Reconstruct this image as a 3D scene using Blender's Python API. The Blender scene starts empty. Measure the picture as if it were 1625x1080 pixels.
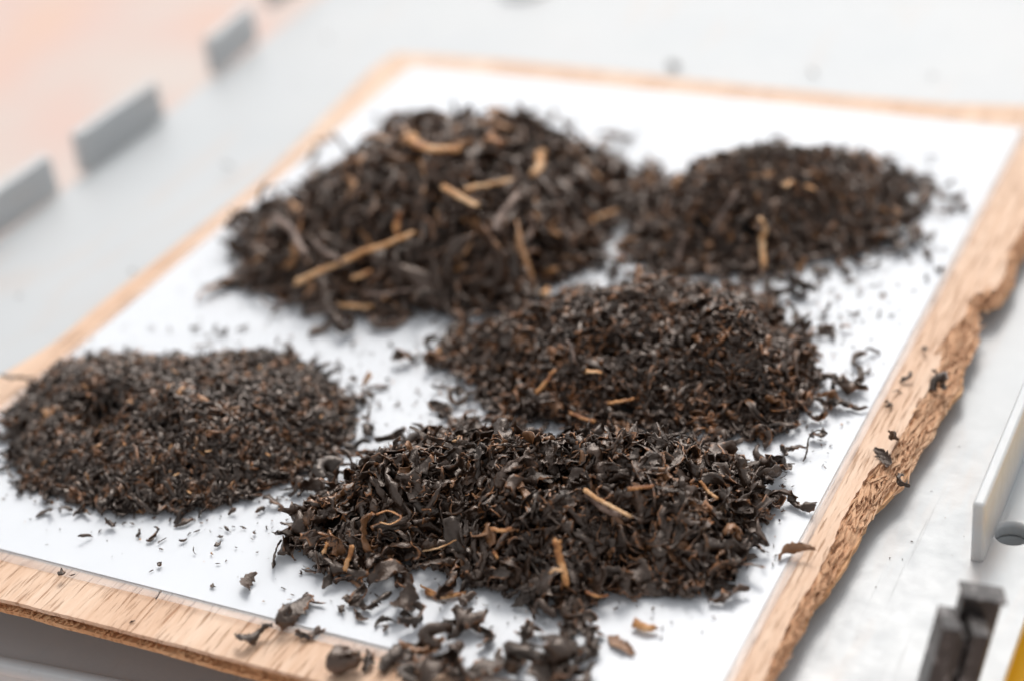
import bpy, bmesh, math
import numpy as np
from mathutils import Vector, Matrix

# ------------------------------------------------------------------ camera
F_PX, CX, CY = 2960.9, 812.5, 540.0
RM = np.array([[0.89431341, -0.15148392, 0.421018],
               [0.43534003, 0.51194047, -0.74053765],
               [-0.10335661, 0.84555874, 0.52378224]])
CAM = np.array([0.0, 0.0, 0.262])
scene = bpy.context.scene
C = scene.collection
cd = bpy.data.cameras.new('camera')
cam = bpy.data.objects.new('camera', cd)
C.objects.link(cam)
m4 = np.eye(4); m4[:3, :3] = RM; m4[:3, 3] = CAM
cam.matrix_world = Matrix(m4.tolist())
cd.sensor_fit = 'HORIZONTAL'; cd.sensor_width = 36.0
cd.lens = F_PX / 1625 * 36.0
cd.clip_start = 0.02; cd.clip_end = 60
scene.camera = cam


def P(px, py, z=0.0):
    """point at height z of the place that shows at photograph position px, py"""
    d = RM @ np.array([px - CX, -(py - CY), -F_PX])
    t = (z - CAM[2]) / d[2]
    return CAM + d * t


fp = P(905, 800, 0.004)
fwd = -RM[:, 2]
cd.dof.use_dof = True
cd.dof.focus_distance = float(np.dot(fp - CAM, fwd))
cd.dof.aperture_fstop = 5.0
cd.dof.aperture_blades = 9

# ------------------------------------------------------------------ light
SUN_EL, SUN_AZ = math.radians(50), math.atan2(0.95, -0.30)     # from behind and left
w = bpy.data.worlds.new('World'); scene.world = w; w.use_nodes = True
wn = w.node_tree.nodes; wl = w.node_tree.links
bg = wn['Background']
sky = wn.new('ShaderNodeTexSky'); sky.sky_type = 'NISHITA'; sky.sun_disc = False
sky.sun_elevation = SUN_EL
sky.sun_rotation = math.pi / 2 - SUN_AZ
sky.dust_density = 3.0; sky.air_density = 1.0
hs = wn.new('ShaderNodeHueSaturation'); hs.inputs['Saturation'].default_value = 0.09
wl.new(sky.outputs[0], hs.inputs['Color']); wl.new(hs.outputs[0], bg.inputs[0])
bg.inputs[1].default_value = 0.15
sd = bpy.data.lights.new('sun', 'SUN'); sun = bpy.data.objects.new('sun', sd); C.objects.link(sun)
sd.energy = 1.0; sd.angle = math.radians(20); sd.color = (1.0, 0.955, 0.90)
sv = Vector((math.cos(SUN_EL) * math.cos(SUN_AZ), math.cos(SUN_EL) * math.sin(SUN_AZ), math.sin(SUN_EL)))
sun.rotation_euler = (-sv).to_track_quat('-Z', 'Y').to_euler()
scene.view_settings.view_transform = 'Standard'
scene.view_settings.look = 'None'
scene.view_settings.exposure = 0.37
scene.view_settings.gamma = 1.0

ZS = -0.0090           # top of the plastic deck; the paper lies at z = 0
rng = np.random.default_rng(11)


# ------------------------------------------------------------------ materials
def mat(name):
    m = bpy.data.materials.new(name); m.use_nodes = True
    nt = m.node_tree
    return m, nt, nt.nodes, nt.links, nt.nodes['Principled BSDF']


def ramp(n, stops):
    r = n.new('ShaderNodeValToRGB')
    e = r.color_ramp.elements
    while len(e) < len(stops): e.new(0.5)
    for k, (p, c) in enumerate(stops):
        e[k].position = p
        e[k].color = (*c, 1) if len(c) == 3 else c
    return r


def noise(n, l, vec, scale, detail=4, rough=0.55):
    t = n.new('ShaderNodeTexNoise'); t.inputs['Scale'].default_value = scale
    t.inputs['Detail'].default_value = detail; t.inputs['Roughness'].default_value = rough
    if vec is not None: l.new(vec, t.inputs['Vector'])
    return t.outputs['Fac']


def mapping(n, l, sc, coord='Object', rot=(0, 0, 0)):
    tc = n.new('ShaderNodeTexCoord'); mp = n.new('ShaderNodeMapping')
    mp.inputs['Scale'].default_value = sc; mp.inputs['Rotation'].default_value = rot
    l.new(tc.outputs[coord], mp.inputs['Vector'])
    return mp.outputs[0]


def math_n(n, l, op, a, b, clamp=False):
    x = n.new('ShaderNodeMath'); x.operation = op; x.use_clamp = clamp
    for i, v in enumerate((a, b)):
        if isinstance(v, (int, float)): x.inputs[i].default_value = v
        else: l.new(v, x.inputs[i])
    return x.outputs[0]


def mixc(n, l, f, a, b, mode='MIX'):
    x = n.new('ShaderNodeMix'); x.data_type = 'RGBA'; x.blend_type = mode
    for i, v in ((0, f), (6, a), (7, b)):
        if isinstance(v, (int, float)): x.inputs[i].default_value = v
        elif isinstance(v, tuple): x.inputs[i].default_value = (*v, 1)
        else: l.new(v, x.inputs[i])
    return x.outputs[2]


def bump(n, l, h, strength, dist, bs):
    b = n.new('ShaderNodeBump'); b.inputs['Strength'].default_value = strength
    b.inputs['Distance'].default_value = dist
    l.new(h, b.inputs['Height']); l.new(b.outputs[0], bs.inputs['Normal'])


def tea_material(name, dark, brown, light, edge_amt=1.0, rough=0.42, spec=0.5):
    m, nt, n, l, bs = mat(name)
    a = n.new('ShaderNodeAttribute'); a.attribute_name = 'tone'
    e = n.new('ShaderNodeAttribute'); e.attribute_name = 'rim'
    oi = n.new('ShaderNodeObjectInfo')
    v = mapping(n, l, (1, 1, 1))
    n1 = noise(n, l, v, 420, 5, 0.65)
    t = math_n(n, l, 'ADD', a.outputs['Fac'], math_n(n, l, 'MULTIPLY', math_n(n, l, 'SUBTRACT', oi.outputs['Random'], 0.5), 0.35))
    t = math_n(n, l, 'ADD', t, math_n(n, l, 'MULTIPLY', math_n(n, l, 'SUBTRACT', n1, 0.5), 0.7), True)
    r = ramp(n, [(0.0, dark), (0.55, brown), (0.80, tuple(c * 1.5 for c in brown)), (1.0, light)])
    l.new(t, r.inputs[0])
    n2 = noise(n, l, v, 260, 2, 0.5)
    ef = math_n(n, l, 'MULTIPLY', e.outputs['Fac'], ramp_out(n, l, n2, 0.50, 0.64))
    ef = math_n(n, l, 'MULTIPLY', ef, edge_amt, True)
    col = mixc(n, l, ef, r.outputs[0], (0.36, 0.15, 0.055))
    l.new(col, bs.inputs['Base Color'])
    rr = math_n(n, l, 'ADD', math_n(n, l, 'MULTIPLY', n1, 0.30), rough - 0.15)
    l.new(rr, bs.inputs['Roughness'])
    bs.inputs['Specular IOR Level'].default_value = spec; bs.inputs['IOR'].default_value = 1.54; bs.inputs['Specular Tint'].default_value = (1.0, 0.86, 0.77, 1)
    n3 = noise(n, l, v, 1500, 4, 0.6)
    bump(n, l, math_n(n, l, 'ADD', n3, math_n(n, l, 'MULTIPLY', n1, 1.5)), 0.5, 0.0004, bs)
    return m


def ramp_out(n, l, x, a, b):
    mr = n.new('ShaderNodeMapRange'); mr.inputs[1].default_value = a; mr.inputs[2].default_value = b
    l.new(x, mr.inputs[0]); return mr.outputs[0]


M_LEAF = tea_material('large_leaf_tea', (0.008, 0.004, 0.002), (0.036, 0.0185, 0.0105), (0.24, 0.11, 0.045), 1.25, 0.34, 1.0)
M_FINE = tea_material('broken_tea', (0.009, 0.0045, 0.0025), (0.032, 0.017, 0.010), (0.55, 0.27, 0.10), 0.7, 0.34, 1.0)
M_COARSE = tea_material('coarse_tea', (0.011, 0.006, 0.0035), (0.052, 0.029, 0.019), (0.48, 0.24, 0.10), 0.8, 0.32, 1.0)
M_PACK, nt, n, l, bs = mat('packed_tea')
bs.inputs['Base Color'].default_value = (0.008, 0.004, 0.002, 1); bs.inputs['Roughness'].default_value = 0.8


def stem_material(name, c1, c2, c3):
    m, nt, n, l, bs = mat(name)
    v = mapping(n, l, (1, 1, 1)); f = noise(n, l, v, 170, 5, 0.7)
    oi = n.new('ShaderNodeObjectInfo')
    f2 = math_n(n, l, 'ADD', f, math_n(n, l, 'MULTIPLY', math_n(n, l, 'SUBTRACT', oi.outputs['Random'], 0.5), 0.25))
    r = ramp(n, [(0.36, c1), (0.5, c2), (0.66, c3)]); l.new(f2, r.inputs[0])
    l.new(r.outputs[0], bs.inputs['Base Color']); bs.inputs['Roughness'].default_value = 0.5
    bump(n, l, noise(n, l, v, 1300, 4), 0.6, 0.0006, bs)
    return m


M_STEM = stem_material('tan_stem', (0.24, 0.08, 0.02), (0.58, 0.27, 0.09), (0.84, 0.54, 0.30))
M_STEM_D = stem_material('brown_stem', (0.05, 0.028, 0.018), (0.16, 0.10, 0.075), (0.34, 0.24, 0.19))

# paper
M_PAPER, nt, n, l, bs = mat('white_paper')
v = mapping(n, l, (1, 1, 1))
r = ramp(n, [(0.3, (0.715, 0.735, 0.75)), (0.7, (0.745, 0.762, 0.778))]); l.new(noise(n, l, v, 60, 4), r.inputs[0])
pd_ = ramp_out(n, l, noise(n, l, v, 900, 2, 0.5), 0.76, 0.80)
cc_ = mixc(n, l, math_n(n, l, 'MULTIPLY', pd_, 0.4), r.outputs[0], (0.45, 0.36, 0.28)); l.new(cc_, bs.inputs['Base Color'])
bs.inputs['Roughness'].default_value = 0.8; bump(n, l, noise(n, l, v, 14, 3), 0.25, 0.004, bs)
# clear sleeve film
M_FILM = bpy.data.materials.new('clear_film'); M_FILM.use_nodes = True
n = M_FILM.node_tree.nodes; l = M_FILM.node_tree.links
for x in list(n): n.remove(x)
out = n.new('ShaderNodeOutputMaterial'); tr = n.new('ShaderNodeBsdfTransparent'); gl = n.new('ShaderNodeBsdfGlossy')
df = n.new('ShaderNodeBsdfDiffuse'); df.inputs[0].default_value = (0.85, 0.87, 0.88, 1)
tr.inputs[0].default_value = (0.99, 0.99, 0.995, 1); gl.inputs['Roughness'].default_value = 0.3
gl.inputs[0].default_value = (1, 1, 1, 1)
lw = n.new('ShaderNodeLayerWeight'); lw.inputs['Blend'].default_value = 0.5
fp_ = math_n(n, l, 'POWER', lw.outputs['Facing'], 4.0); ff = math_n(n, l, 'ADD', math_n(n, l, 'MULTIPLY', fp_, 0.18), 0.012)
m1 = n.new('ShaderNodeMixShader'); m2 = n.new('ShaderNodeMixShader'); m1.inputs[0].default_value = 0.05
l.new(tr.outputs[0], m1.inputs[1]); l.new(df.outputs[0], m1.inputs[2])
l.new(ff, m2.inputs[0]); l.new(m1.outputs[0], m2.inputs[1]); l.new(gl.outputs[0], m2.inputs[2])
l.new(m2.outputs[0], out.inputs[0])
# milky welded border of the sleeve
M_WELD = M_FILM.copy(); M_WELD.name = 'welded_film'
for x in M_WELD.node_tree.nodes:
    if x.type == 'MIX_SHADER' and not x.inputs[0].is_linked: x.inputs[0].default_value = 0.13


def wood(name, tint, along_x=False, rough=0.6, contrast=1.0):
    m, nt, n, l, bs = mat(name)
    sc = (1, 0.09, 1) if not along_x else (0.09, 1, 1)
    v = mapping(n, l, sc)
    sc2 = (1, 0.07, 1) if not along_x else (0.07, 1, 1)
    v2 = mapping(n, l, sc2)
    broad = noise(n, l, v, 55, 3, 0.5); fine = noise(n, l, v2, 620, 4, 0.7)
    pore = noise(n, l, v2, 1300, 3, 0.55)
    base = ramp(n, [(0.32, (0.55, 0.33, 0.20)), (0.48, (0.69, 0.47, 0.325)), (0.66, (0.78, 0.60, 0.46))])
    l.new(math_n(n, l, 'ADD', math_n(n, l, 'MULTIPLY', broad, 0.55), math_n(n, l, 'MULTIPLY', fine, 0.45)), base.inputs[0])
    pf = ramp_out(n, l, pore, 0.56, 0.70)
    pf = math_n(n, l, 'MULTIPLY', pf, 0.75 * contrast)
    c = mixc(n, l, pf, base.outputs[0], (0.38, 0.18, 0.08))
    c = mixc(n, l, 1.0, c, tint, 'MULTIPLY')
    l.new(c, bs.inputs['Base Color']); bs.inputs['Roughness'].default_value = rough
    h = math_n(n, l, 'SUBTRACT', fine, math_n(n, l, 'MULTIPLY', pf, 1.2))
    bump(n, l, h, 0.6, 0.0008, bs)
    return m


M_WOOD = wood('birch_veneer', (1.0, 0.97, 0.95))
M_CORE = wood('ply_core', (0.85, 0.64, 0.44), True, 0.8, 1.3)  # stronger pore contrast also paints in the dark of the edge voids
M_CORE2 = wood('ply_bottom', (0.86, 0.68, 0.48), False, 0.8)
M_TORN = wood('torn_fibre', (0.95, 0.80, 0.66), False, 0.8)

M_PLASTIC, nt, n, l, bs = mat('grey_plastic')
v = mapping(n, l, (1, 1, 1))
b1 = noise(n, l, v, 9, 4, 0.6); b2 = noise(n, l, v, 160, 5, 0.7); b3 = noise(n, l, mapping(n, l, (1, 0.2, 1), rot=(0, 0, 0.5)), 70, 4, 0.6)
r = ramp(n, [(0.35, (0.48, 0.50, 0.512)), (0.65, (0.525, 0.532, 0.535))]); l.new(b1, r.inputs[0])
st = math_n(n, l, 'MULTIPLY', ramp_out(n, l, b3, 0.58, 0.78), 0.42)
c = mixc(n, l, st, r.outputs[0], (0.56, 0.42, 0.33))
sp = math_n(n, l, 'MULTIPLY', ramp_out(n, l, b2, 0.70, 0.76), 0.5)
c = mixc(n, l, sp, c, (0.30, 0.22, 0.17))
l.new(c, bs.inputs['Base Color']); bs.inputs['Roughness'].default_value = 0.38
rr = ramp_out(n, l, b2, 0.3, 0.7)
l.new(math_n(n, l, 'ADD', math_n(n, l, 'MULTIPLY', rr, 0.2), 0.30), bs.inputs['Roughness'])
vs = mapping(n, l, (1, 0.03, 1), rot=(0, 0, 0.9)); sc_ = ramp_out(n, l, noise(n, l, vs, 420, 3, 0.6), 0.66, 0.72)
c = mixc(n, l, math_n(n, l, 'MULTIPLY', sc_, 0.16), c, (0.30, 0.26, 0.23)); l.new(c, bs.inputs['Base Color'])
bump(n, l, math_n(n, l, 'SUBTRACT', noise(n, l, v, 500, 3), sc_), 0.2, 0.0003, bs)

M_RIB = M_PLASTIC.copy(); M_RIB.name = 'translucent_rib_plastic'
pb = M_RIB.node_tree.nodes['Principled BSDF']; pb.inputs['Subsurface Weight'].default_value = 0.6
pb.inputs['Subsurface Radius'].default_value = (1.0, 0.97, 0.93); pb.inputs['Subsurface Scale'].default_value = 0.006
M_CAP, nt, n, l, bs = mat('white_cap'); bs.inputs['Base Color'].default_value = (0.9, 0.9, 0.9, 1); bs.inputs['Roughness'].default_value = 0.3
M_BRK, nt, n, l, bs = mat('worn_dark_metal')
v = mapping(n, l, (1, 1, 1)); f = noise(n, l, v, 220, 6, 0.7)
r = ramp(n, [(0.35, (0.022, 0.017, 0.016)), (0.55, (0.055, 0.046, 0.043)), (0.68, (0.40, 0.37, 0.36))]); l.new(f, r.inputs[0])
l.new(r.outputs[0], bs.inputs['Base Color']); bs.inputs['Roughness'].default_value = 0.35; bs.inputs['Metallic'].default_value = 0.0
bump(n, l, f, 0.5, 0.0006, bs)
M_YEL, nt, n, l, bs = mat('yellow_plastic'); bs.inputs['Roughness'].default_value = 0.45
r = ramp(n, [(0.3, (0.98, 0.50, 0.0)), (0.7, (1.0, 0.53, 0.0))]); l.new(noise(n, l, mapping(n, l, (1, 1, 1)), 20), r.inputs[0])
l.new(r.outputs[0], bs.inputs['Base Color'])
M_FLOOR, nt, n, l, bs = mat('terracotta_floor')
v = mapping(n, l, (1, 1, 1))
r = ramp(n, [(0.38, (0.60, 0.53, 0.485)), (0.47, (0.60, 0.49, 0.44)), (0.56, (0.63, 0.455, 0.40)), (0.66, (0.66, 0.455, 0.355))])
l.new(noise(n, l, v, 5.5, 3), r.inputs[0]); l.new(r.outputs[0], bs.inputs['Base Color']); bs.inputs['Roughness'].default_value = 0.7


# ------------------------------------------------------------------ helpers
def link_mesh(name, me, m, parent=None):
    o = bpy.data.objects.new(name, me); C.objects.link(o)
    if m and not me.materials: me.materials.append(m)
    if parent is not None: o.parent = parent
    return o


def tag(o, label, cat=None, group=None, kind=None):
    o['label'] = label
    if cat: o['category'] = cat
    if group: o['group'] = group
    if kind: o['kind'] = kind
    return o


def empty(name, loc):
    o = bpy.data.objects.new(name, None); C.objects.link(o); o.location = Vector(loc)
    o.empty_display_size = 0.01
    return o


def mesh_np(name, V, Fq, attrs=None, smooth=True):
    """V (n,3), Fq (m,4) quads"""
    me = bpy.data.meshes.new(name)
    me.vertices.add(len(V)); me.vertices.foreach_set('co', np.ascontiguousarray(V, dtype=np.float32).ravel())
    me.loops.add(Fq.size); me.loops.foreach_set('vertex_index', np.ascontiguousarray(Fq, dtype=np.int32).ravel())
    me.polygons.add(len(Fq))
    k = Fq.shape[1]
    me.polygons.foreach_set('loop_start', np.arange(0, Fq.size, k, dtype=np.int32))
    me.polygons.foreach_set('use_smooth', np.full(len(Fq), bool(smooth)))
    for nme, a in (attrs or {}).items():
        at = me.attributes.new(nme, 'FLOAT', 'POINT'); at.data.foreach_set('value', a.astype(np.float32))
    me.update(calc_edges=True)
    return me


def from_bm(name, bm, m, parent=None, bevel=0, seg=2, smooth=False):
    me = bpy.data.meshes.new(name); bmesh.ops.recalc_face_normals(bm, faces=bm.faces)
    bm.to_mesh(me); bm.free()
    o = link_mesh(name, me, m, parent)
    if smooth:
        for p in me.polygons: p.use_smooth = True
    if bevel:
        b = o.modifiers.new('bevel', 'BEVEL'); b.width = bevel; b.segments = seg; b.limit_method = 'ANGLE'
        b.angle_limit = math.radians(40)
        for p in me.polygons: p.use_smooth = True
        b.harden_normals = True
    return o


def prism(bm, pts, z0, z1):
    top = [bm.verts.new((p[0], p[1], z1)) for p in pts]
    bot = [bm.verts.new((p[0], p[1], z0)) for p in pts]
    k = len(pts)
    bm.faces.new(top); bm.faces.new(bot[::-1])
    for i in range(k):
        j = (i + 1) % k
        bm.faces.new((top[i], bot[i], bot[j], top[j]))
    return top, bot


def densify(pts, step, jag, r, smooth_len=None):
    """outline resampled every step metres, each point pushed sideways by fractal noise of size jag (per source point)"""
    pts = np.array(pts, float); out = []
    k = len(pts); acc = 0
    ph = r.uniform(0, 6.28, 12); fr_ = r.uniform(0.7, 1.3, 12) * np.array([40, 75, 120, 190, 280, 400, 560, 780, 1000, 1300, 1700, 2200])
    am = 1 / (fr_ / 40) ** 0.75
    for i in range(k):
        a, b = pts[i], pts[(i + 1) % k]
        ja, jb = jag[i], jag[(i + 1) % k]
        d = b[:2] - a[:2]; L = np.linalg.norm(d); nn = max(1, int(L / step)); nrm = np.array([d[1], -d[0]]) / max(L, 1e-9)
        for s in range(nn):
            t = s / nn; q = a[:2] + d * t; j = ja + (jb - ja) * t
            x = acc + L * t
            nz = float(np.sum(am * np.sin(fr_ * x + ph))) * 0.5 + r.normal() * 0.12
            out.append(q + nrm * nz * j)
        acc += L
    return out


# ------------------------------------------------------------------ floor, yellow crate
bm = bmesh.new(); prism(bm, [(-12, -8), (12, -8), (12, 20), (-12, 20)], -0.77, -0.75)
o = from_bm('floor', bm, M_FLOOR); tag(o, 'pale pinkish floor out of focus far below the plastic pallet', kind='structure')

yc = P(1610, 1075, -0.024)
yr = empty('yellow_crate', (yc[0], yc[1], -0.75)); tag(yr, 'bright yellow plastic crate below the right edge of the grey pallet', 'crate')
# ------------------------------------------------------------------ pallet
L0 = P(118, 287, ZS)[:2]; L1 = P(345, 118, ZS)[:2]
R0 = P(1591, 1080, ZS)[:2]; R1 = P(1625, 981, ZS)[:2]
ZL = ZS - 0.011          # lower ledge along the near side
N0 = P(0, 1052, ZL)[:2]; N1 = P(180, 1087, ZL)[:2]


def isect(a, b, c, d):
    A = np.array([b - a, -(d - c)]).T; t = np.linalg.solve(A, c - a); return a + (b - a) * t[0]


ud = (L1 - L0) / np.linalg.norm(L1 - L0)                 # along the left edge, away
nd = (N1 - N0) / np.linalg.norm(N1 - N0)
rd = (R1 - R0) / np.linalg.norm(R1 - R0)
print('edge dirs', ud, nd, rd)
rd = ud * 0.5 + rd * 0.5; rd /= np.linalg.norm(rd)
cNL = isect(L0, L1, N0, N1); cNR = isect(R0, R0 + rd, N0, N1)
cFL = cNL + ud * 1.5; cFR = cNR + rd * 1.5
pal = empty('plastic_pallet', (*cNL, ZS - 0.03)); tag(pal, 'light grey plastic pallet with upright ribs along its edges under the board', 'pallet')
OFF = Vector((cNL[0], cNL[1], ZS - 0.03))


def bring(o):   # geometry was given in world coordinates
    o.matrix_parent_inverse = Matrix.Translation(-Vector(o.parent.location)); return o


# deck with the round hole
hc = P(1606, 845, ZS)[:2]; hr = 0.0037
qn = np.array([-nd[1], nd[0]]) * (1 if nd[0] > 0 else -1)
mNL, mNR = isect(cNL, cFL, P(0, 885, ZS)[:2], P(0, 885, ZS)[:2] + nd), isect(cNR, cFR, P(0, 885, ZS)[:2], P(0, 885, ZS)[:2] + nd)
bm = bmesh.new(); prism(bm, (cNL, cNR, mNR, mNL), ZL - 0.004, ZL)
bring(from_bm('near_ledge', bm, M_PLASTIC, pal))
bm = bmesh.new(); prism(bm, (mNL, mNR, mNR + qn * 0.004, mNL + qn * 0.004), ZL + 0.0002, ZS - 0.0042)
bring(from_bm('ledge_riser', bm, M_PLASTIC, pal))
bm = bmesh.new(); prism(bm, (mNL, mNR, cFR, cFL), ZS - 0.004, ZS)
me_ = bpy.data.meshes.new('slab'); bmesh.ops.recalc_face_normals(bm, faces=bm.faces); bm.to_mesh(me_); bm.free(); slab = bpy.data.objects.new('slab', me_); C.objects.link(slab)
bm = bmesh.new(); prism(bm, [(hc[0] + hr * math.cos(a), hc[1] + hr * math.sin(a)) for a in np.linspace(0, 2 * math.pi, 40, endpoint=False)], ZS - 0.05, ZS + 0.05)
me2_ = bpy.data.meshes.new('bore'); bmesh.ops.recalc_face_normals(bm, faces=bm.faces); bm.to_mesh(me2_); bm.free(); bore = bpy.data.objects.new('bore', me2_); C.objects.link(bore)
bo = slab.modifiers.new('hole', 'BOOLEAN'); bo.object = bore; bo.operation = 'DIFFERENCE'; bo.solver = 'EXACT'
bpy.context.view_layer.update()
dm = bpy.data.meshes.new_from_object(slab.evaluated_get(bpy.context.evaluated_depsgraph_get()))
bpy.data.objects.remove(slab); bpy.data.objects.remove(bore)
bm = bmesh.new(); bm.from_mesh(dm); bring(from_bm('deck', bm, M_PLASTIC, pal, 0.0012, 3))
# collar of the hole, apron under the near edge
bm = bmesh.new(); rg = []
for rr_, z_ in ((hr + 0.00005, ZS - 0.0041), (hr + 0.00005, ZS - 0.018), (hr + 0.002, ZS - 0.018), (hr + 0.002, ZS - 0.0041)):
    rg.append([bm.verts.new((hc[0] + rr_ * math.cos(a), hc[1] + rr_ * math.sin(a), z_)) for a in np.linspace(0, 2 * math.pi, 32, endpoint=False)])
for a_ in range(4):
    for k in range(32): bm.faces.new((rg[a_][k], rg[a_][(k + 1) % 32], rg[(a_ + 1) % 4][(k + 1) % 32], rg[(a_ + 1) % 4][k]))
bring(from_bm('hole_collar', bm, M_PLASTIC, pal, smooth=True))
bm = bmesh.new(); prism(bm, (cNL + qn * 0.003, cNR + qn * 0.003 - nd * 0.02, cNR + qn * 0.006 - nd * 0.02, cNL + qn * 0.006), ZL - 0.05, ZL - 0.0042)
bring(from_bm('apron', bm, M_PLASTIC, pal))
bm = bmesh.new(); prism(bm, [(hc[0] + 0.006 * math.cos(a), hc[1] + 0.006 * math.sin(a)) for a in np.linspace(0, 2 * math.pi, 24, endpoint=False)], ZS - 0.0210, ZS - 0.0182)
bring(from_bm('hole_plug', bm, M_TORN, pal))
# rounded lip on the near edge
bm = bmesh.new()
lv = []
for q in (cNL, cNR):
    sec = []
    for a in np.linspace(0, 2 * math.pi, 14, endpoint=False):
        off = np.array([-nd[1], nd[0]]) * (0.0022 * math.cos(a))
        sec.append(bm.verts.new((q[0] + off[0], q[1] + off[1], ZL - 0.0004 + 0.0022 * math.sin(a))))
    lv.append(sec)
for i in range(14):
    j = (i + 1) % 14; bm.faces.new((lv[0][i], lv[0][j], lv[1][j], lv[1][i]))
bm.faces.new(lv[0][::-1]); bm.faces.new(lv[1])
bring(from_bm('rolled_lip', bm, M_PLASTIC, pal, smooth=True))


def rib(a, b, th, hgt, side=1, label=None, z0=ZS - 0.0008, zb=None):
    a = np.array(a[:2]); b = np.array(b[:2]); d = (b - a) / np.linalg.norm(b - a); nn = np.array([d[1], -d[0]]) * side
    bm = bmesh.new()
    q = [a, b, b - nn * th, a - nn * th]
    top, bot = prism(bm, q, z0, ZS + hgt)
    ctr = sum((v_.co.xy for v_ in top), Vector((0, 0))) / 4
    for v_ in top:                                   # moulded draft
        v_.co.xy += (ctr - v_.co.xy).normalized() * 0.0006
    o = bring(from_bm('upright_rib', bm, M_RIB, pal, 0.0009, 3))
    if label: o['label'] = label
    return o


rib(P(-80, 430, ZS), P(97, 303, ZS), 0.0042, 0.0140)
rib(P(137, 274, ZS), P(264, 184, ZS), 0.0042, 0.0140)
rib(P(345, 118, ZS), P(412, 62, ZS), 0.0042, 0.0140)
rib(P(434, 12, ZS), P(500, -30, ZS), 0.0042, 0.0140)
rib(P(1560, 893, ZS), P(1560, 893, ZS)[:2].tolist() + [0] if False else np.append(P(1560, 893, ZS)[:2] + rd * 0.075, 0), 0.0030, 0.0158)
# bright round cap at the top of the picture
cc = P(832, -14, ZS)
bm = bmesh.new()
bmesh.ops.create_uvsphere(bm, u_segments=24, v_segments=12, radius=0.0105)
for v_ in bm.verts: v_.co = Vector((v_.co.x + cc[0], v_.co.y + cc[1], max(v_.co.z, 0) * 0.55 + ZS))
bring(from_bm('screw_cap', bm, M_CAP, pal, smooth=True))

# yellow crate: an open box standing on the floor
def wall_box(bm, x0, x1, y0, y1, z0, z1): prism(bm, [(x0, y0), (x1, y0), (x1, y1), (x0, y1)], z0, z1)
cw = 0.18; cz = 0.726
bx0 = 0.0
for nm, a in (('side_panel', (0, cw * 2, 0, 0.008)), ('side_panel', (0, cw * 2, 0.232, 0.24)), ('end_panel', (0, 0.008, 0.0085, 0.2315)), ('end_panel', (cw * 2 - .008, cw * 2, 0.0085, 0.2315))):
    bm = bmesh.new(); wall_box(bm, *a, 0.0, cz - 0.0205); from_bm(nm, bm, M_YEL, yr, 0.002)
bm = bmesh.new(); wall_box(bm, -0.01, cw * 2 + .01, -0.01, 0.25, cz - 0.02, cz); from_bm('lid', bm, M_YEL, yr, 0.004, 3)
yr.location = (yc[0] - 0.012, yc[1] - 0.03, -0.75)

# ------------------------------------------------------------------ dark bracket on the deck
bk = P(1458, 1150, ZS)[:2]
br = empty('dark_bracket', (*bk, ZS + 0.0002)); tag(br, 'worn dark metal bracket with a vertical slot standing on the pallet corner', 'bracket')
bx = np.array([RM[0, 0], RM[1, 0]]); bx /= np.linalg.norm(bx); by = np.array([-bx[1], bx[0]])
ang = math.atan2(bx[1], bx[0]) - 0.10
br.rotation_euler = (math.radians(-7), math.radians(13), ang)


def bxo(name, x0, x1, y0, y1, z0, z1, par, m=M_BRK, bev=0.0004):
    bm = bmesh.new(); wall_box(bm, x0, x1, y0, y1, z0, z1); return from_bm(name, bm, m, par, bev)


HB = 0.0235
bxo('side_cheek', -0.0006, 0.0034, 0, 0.0085, 0, HB, br)
bxo('side_cheek', 0.0056, 0.0092, 0, 0.0085, 0, HB - 0.0004, br)
bxo('back_block', 0.0042, 0.0120, 0.0087, 0.0135, 0, HB + 0.0022, br)
bxo('slot_web', 0.0035, 0.0055, 0.0022, 0.0084, 0, HB - 0.003, br)
bxo('cap_flange', 0.0036, 0.0128, 0.0080, 0.0142, HB + 0.0023, HB + 0.0030, br)
bxo('foot', 0.0121, 0.0150, 0.002, 0.0135, -0.0015, 0.0015, br)

# ------------------------------------------------------------------ plywood board
ZT = -0.0009          # top of the veneer
left = [(-60, 640), (0, 596), (90, 540), (190, 457), (300, 373), (420, 280), (520, 180), (590, 110), (628, 84)]
far = [(775, 94), (1000, 116), (1200, 138), (1330, 150), (1500, 165), (1625, 168), (1720, 176)]
r_in = [(1660, 308), (1625, 362), (1602, 400), (1597, 430), (1580, 460), (1548, 466), (1536, 478), (1533, 500), (1510, 520), (1495, 545), (1483, 590), (1470, 615),
        (1450, 650), (1430, 690), (1415, 720), (1385, 742), (1360, 782), (1340, 822), (1318, 872), (1295, 917), (1275, 952), (1255, 992), (1232, 1037), (1205, 1090), (1150, 1200)]
r_out = [(1674, 312), (1632, 374), (1612, 406), (1605, 436), (1586, 468), (1553, 474), (1543, 484), (1554, 506), (1547, 540), (1532, 562), (1528, 600), (1512, 618), (1492, 652),
         (1467, 692), (1443, 737), (1427, 757), (1388, 794), (1362, 835), (1332, 885), (1309, 920), (1291, 945), (1268, 988), (1240, 1035), (1213, 1087), (1160, 1197)]
r_mid = [(a[0] * 0.92 + b[0] * 0.08, a[1] * 0.92 + b[1] * 0.08) for a, b in zip(r_in, r_out)]
near = [(1060, 1225), (800, 1160), (460, 1069), (380, 1048), (300, 1026), (210, 1003), (130, 981), (85, 970), (40, 958), (0, 949), (-100, 925), (-300, 880)]
board = empty('plywood_board', (-0.22, 0.38, ZS)); tag(board, 'pale plywood board with torn splintered right edge under the white sheet', 'board')
rb = np.random.default_rng(5)


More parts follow.
